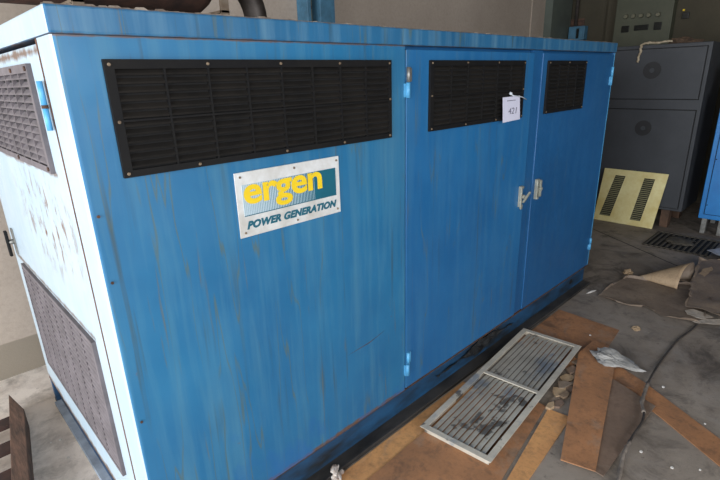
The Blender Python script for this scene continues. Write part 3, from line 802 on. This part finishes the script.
# ------------------------------------------------- grey steel cabinet
XC = 5.35
CB = thing('steel_cabinet', 'dark grey two-door steel cabinet with round vents raised on wood blocks', 'cabinet', (XC + .3, .31, .1))
MB().box(XC, XC + .62, -.155, .79, .185, 1.815).build('body', 'cab', CB, .006)
def cdoor(z0, z1, rz, rad, knob):
    g_ = MB().box(XC - .0015, XC, -.125, .76, z0 - .007, z1 + .007).build('door_gasket', 'gap', CB)
    d = MB().box(XC - .014, XC - .0015, -.117, .752, z0, z1).build('door', 'cab', CB, .004)
    v = MB(); v.tube([(XC - .014, .315, rz), (XC - .017, .315, rz)], rad, 28)
    vv = v.build('round_vent', 'cab_dark', d)
    if knob:
        MB().tube([(XC - .017, .315, rz), (XC - .022, .315, rz)], rad * .28, 16).build('vent_hub', 'cab', d)
    return d
cdoor(1.30, 1.775, 1.575, .082, True); cdoor(.215, 1.195, 1.01, .078, True)
for (y, dx) in ((-.015, .0), (.62, .0)):
    for x in (XC + .05, XC + .50):
        o = MB().box(x - .05, x + .06, y - .035, y + .04, 0, .185).build('wood_block', 'woodblock', bevel=.003); center(o)
        tag(o, 'brown wooden block propping up the dark grey cabinet', 'block', 'wood blocks under the cabinet')
o = crumple('rag', (XC + .10, .10, 1.816), .05, .13, .04, 'rag', 'brown crumpled rag on top of the dark grey cabinet', 'rag', 4.4, amp=.6)
mb = MB(); path = [(XC + .06, .20, 1.838), (XC + .05, .25, 1.84), (XC + .04, .32, 1.83), (XC + .03, .38, 1.835), (XC + .0, .43, 1.828), (XC - .022, .445, 1.80), (XC - .024, .44, 1.75), (XC - .024, .45, 1.70), (XC - .024, .455, 1.655)]
path = smooth_path([Vector(p) for p in path], 5)
mb.tube([p + Vector((0, noise.noise(p * 50) * .012, abs(noise.noise(p * 60)) * .006)) for p in path], [.009 + .008 * abs(noise.noise(p * 45)) for p in path], 7)
o = mb.build('paper_strip', 'pale_strip'); center(o)
tag(o, 'pale torn strip hanging over the top edge of the dark grey cabinet', 'strip')

# blue cabinet at right edge
BC = thing('blue_cabinet', 'bright blue steel cabinet on short metal feet at the right edge', 'cabinet', (XC + .3, -.7, 0))
MB().box(XC, XC + .6, -1.12, -.305, .155, 1.36).build('body', 'blue_cab', BC, .005)
MB().box(XC - .0015, XC, -1.09, -.345, .20, 1.32).build('door_gasket', 'gap', BC)
dd = MB().box(XC - .014, XC - .0015, -1.083, -.352, .207, 1.313).build('door', 'blue_cab', BC, .003)
for z in (.30, .75, 1.2): MB().tube([(XC - .0145, -.362, z), (XC - .017, -.362, z)], .006, 8).build('screw', 'gap', dd)
for y in (-.36, -.50, -1.0):
    for x in (XC + .04, XC + .5):
        m_ = MB(); m_.box(x - .03, x + .03, y - .022, y + .022, 0, .155); m_.build('foot', 'galv', BC, .003)
o = MB().box(XC + .1, XC + .5, -.95, -.33, 1.36, 1.60).build('equipment_box', 'cab_dark', bevel=.006); center(o)
tag(o, 'dark equipment box standing on top of the bright blue cabinet', 'box')

# switchboard on the end wall
SB = thing('switchboard_panel', 'grey-green wall switchboard with indicator lamps and dark meters behind the cabinet', 'switchboard', (XW - .08, .88, .9))
bd = MB().box(XW - .14, XW - .001, .54, 1.17, .8, 2.75).build('housing', 'panel_grey', SB, .006)
for i, y in enumerate((1.045, .96, .875, .79, .69)):
    zz = 2.205 - .003 * i
    MB().tube([(XW - .14, y, zz), (XW - .165, y, zz)], [.028, .02], 14).build('indicator_lamp', 'lamp_cap', SB)
for (a, b, z0, z1) in ((.99, 1.075, 2.025, 2.10), (.775, .93, 2.035, 2.095), (.635, .715, 2.025, 2.11)):
    MB().box(XW - .155, XW - .14, a, b, z0, z1).build('meter', 'meter', SB, .003)
for (a, b, z0, z1) in ((1.0, 1.10, 2.42, 2.50), (.66, .76, 2.42, 2.50)):
    MB().box(XW - .155, XW - .14, a, b, z0, z1).build('meter', 'meter', SB, .003)
o = MB().box(XW - .03, XW - .001, .40, .47, 2.13, 2.20).build('wall_switch', 'meter', bevel=.003); center(o)
tag(o, 'small black switch on the end wall right of the switchboard', 'switch')
o = MB().box(XW - .02, XW - .001, .455, .475, 2.215, 2.235).build('warning_label', 'yellow'); center(o)
tag(o, 'tiny yellow label above the small black wall switch', 'label')
# switch box with conduit
WB = thing('switch_box', 'blue electrical switch box with conduit on the end wall near the corner', 'switch box', (XW - .05, 1.64, 1.97))
MB().box(XW - .12, XW - .012, 1.54, 1.75, 1.98, 2.15).build('housing', 'steel_blue', WB, .005)
MB().box(XW - .135, XW - .12, 1.61, 1.64, 2.0, 2.12).build('switch_lever', 'meter', WB)
MB().box(XW - .012, XW - .001, 1.60, 1.82, 1.90, 2.25).build('mounting_board', 'wood', WB)
MB().tube([(XW - .06, 1.69, 2.15), (XW - .06, 1.69, ZC - .01)], .022, 12).build('conduit', 'cable', WB)

# pallet at lower left
PL = thing('wooden_pallet', 'weathered wooden pallet lying on the pale floor at lower left', 'pallet', (-.6, 1.2, 0))
zt_ = .11
A_, B_, C_, D_ = gp(8.5, 394, zt_), gp(24, 409, zt_), gp(31, 500, zt_), gp(12, 500, zt_)
dn = lambda p: (p.x, p.y, 0)
MB().hexa([dn(A_), dn(B_), dn(C_), dn(D_)], [A_, B_, C_, D_]).build('stringer', 'wood', PL, .003)
w_ = .52
MB().hexa([(A_.x - w_ - .07, A_.y, 0), (A_.x - w_, A_.y, 0), (D_.x - w_, D_.y, 0), (D_.x - w_ - .07, D_.y, 0)],
          [(A_.x - w_ - .07, A_.y, zt_), (A_.x - w_, A_.y, zt_), (D_.x - w_, D_.y, zt_), (D_.x - w_ - .07, D_.y, zt_)]).build('stringer', 'wood', PL, .003)
for k in range(4):
    q = .22 + k * .25; e = A_.lerp(D_, q); f = A_.lerp(D_, q + .09)
    MB().hexa([(e.x - w_, e.y, .07), (e.x - .002, e.y, .07), (f.x - .002, f.y, .07), (f.x - w_, f.y, .07)],
              [(e.x - w_, e.y, .09), (e.x - .002, e.y, .09), (f.x - .002, f.y, .09), (f.x - w_, f.y, .09)]).build('deck_board', 'wood_red', PL)

# small crumbs on the floor
rr = random.Random(21)
for (u, v) in ((700, 470), (641, 452), (672, 468), (60, 440), (51, 443), (560, 300), (663, 388), (590, 336), (68, 458), (705, 424)):
    p = gp(u, v, 0); s = rr.uniform(.004, .008)
    z0 = .0045 if (u, v) in ((560, 300), (590, 336), (663, 388)) else 0
    poly = [(p.x + s * math.cos(a), p.y + s * math.sin(a)) for a in (0, 1.3, 2.4, 3.9, 5.1)]
    o = MB().prism(poly, z0, z0 + s * .7).build('plaster_crumb', 'crumb'); center(o)
    tag(o, 'tiny white plaster crumb lying loose on the floor', 'debris', 'plaster crumbs on the floor')

# ------------------------------------------------------------------- light
def area(name, loc, rot, sx, sy, e, col):
    l = bpy.data.lights.new(name, 'AREA'); l.shape = 'RECTANGLE'; l.size = sx; l.size_y = sy; l.energy = e; l.color = col
    o = bpy.data.objects.new(name, l); COL.objects.link(o); o.location = loc; o.rotation_euler = rot
    return o
# daylight entering by the open gateway in the left wall
area('gateway_daylight', (XL - .05, -.95, 1.65), (0, -PI / 2, 0), 2.8, 4.7, 440, (.94, .97, 1.0))
# added fill light, set at the added opening behind the camera
area('fill_light', (-.5, YF - .05, 2.0), (PI / 2, 0, 0), 4.0, 2.1, 205, (.96, .97, 1.0))
W = bpy.data.worlds.new('World'); SC.world = W; W.use_nodes = True
W.node_tree.nodes['Background'].inputs[0].default_value = (.75, .86, 1, 1)
W.node_tree.nodes['Background'].inputs[1].default_value = 1.0
SC.view_settings.view_transform = 'Standard'; SC.view_settings.look = 'None'
SC.view_settings.gamma = 1; SC.view_settings.use_curve_mapping = False
SC.view_settings.exposure = 0.0
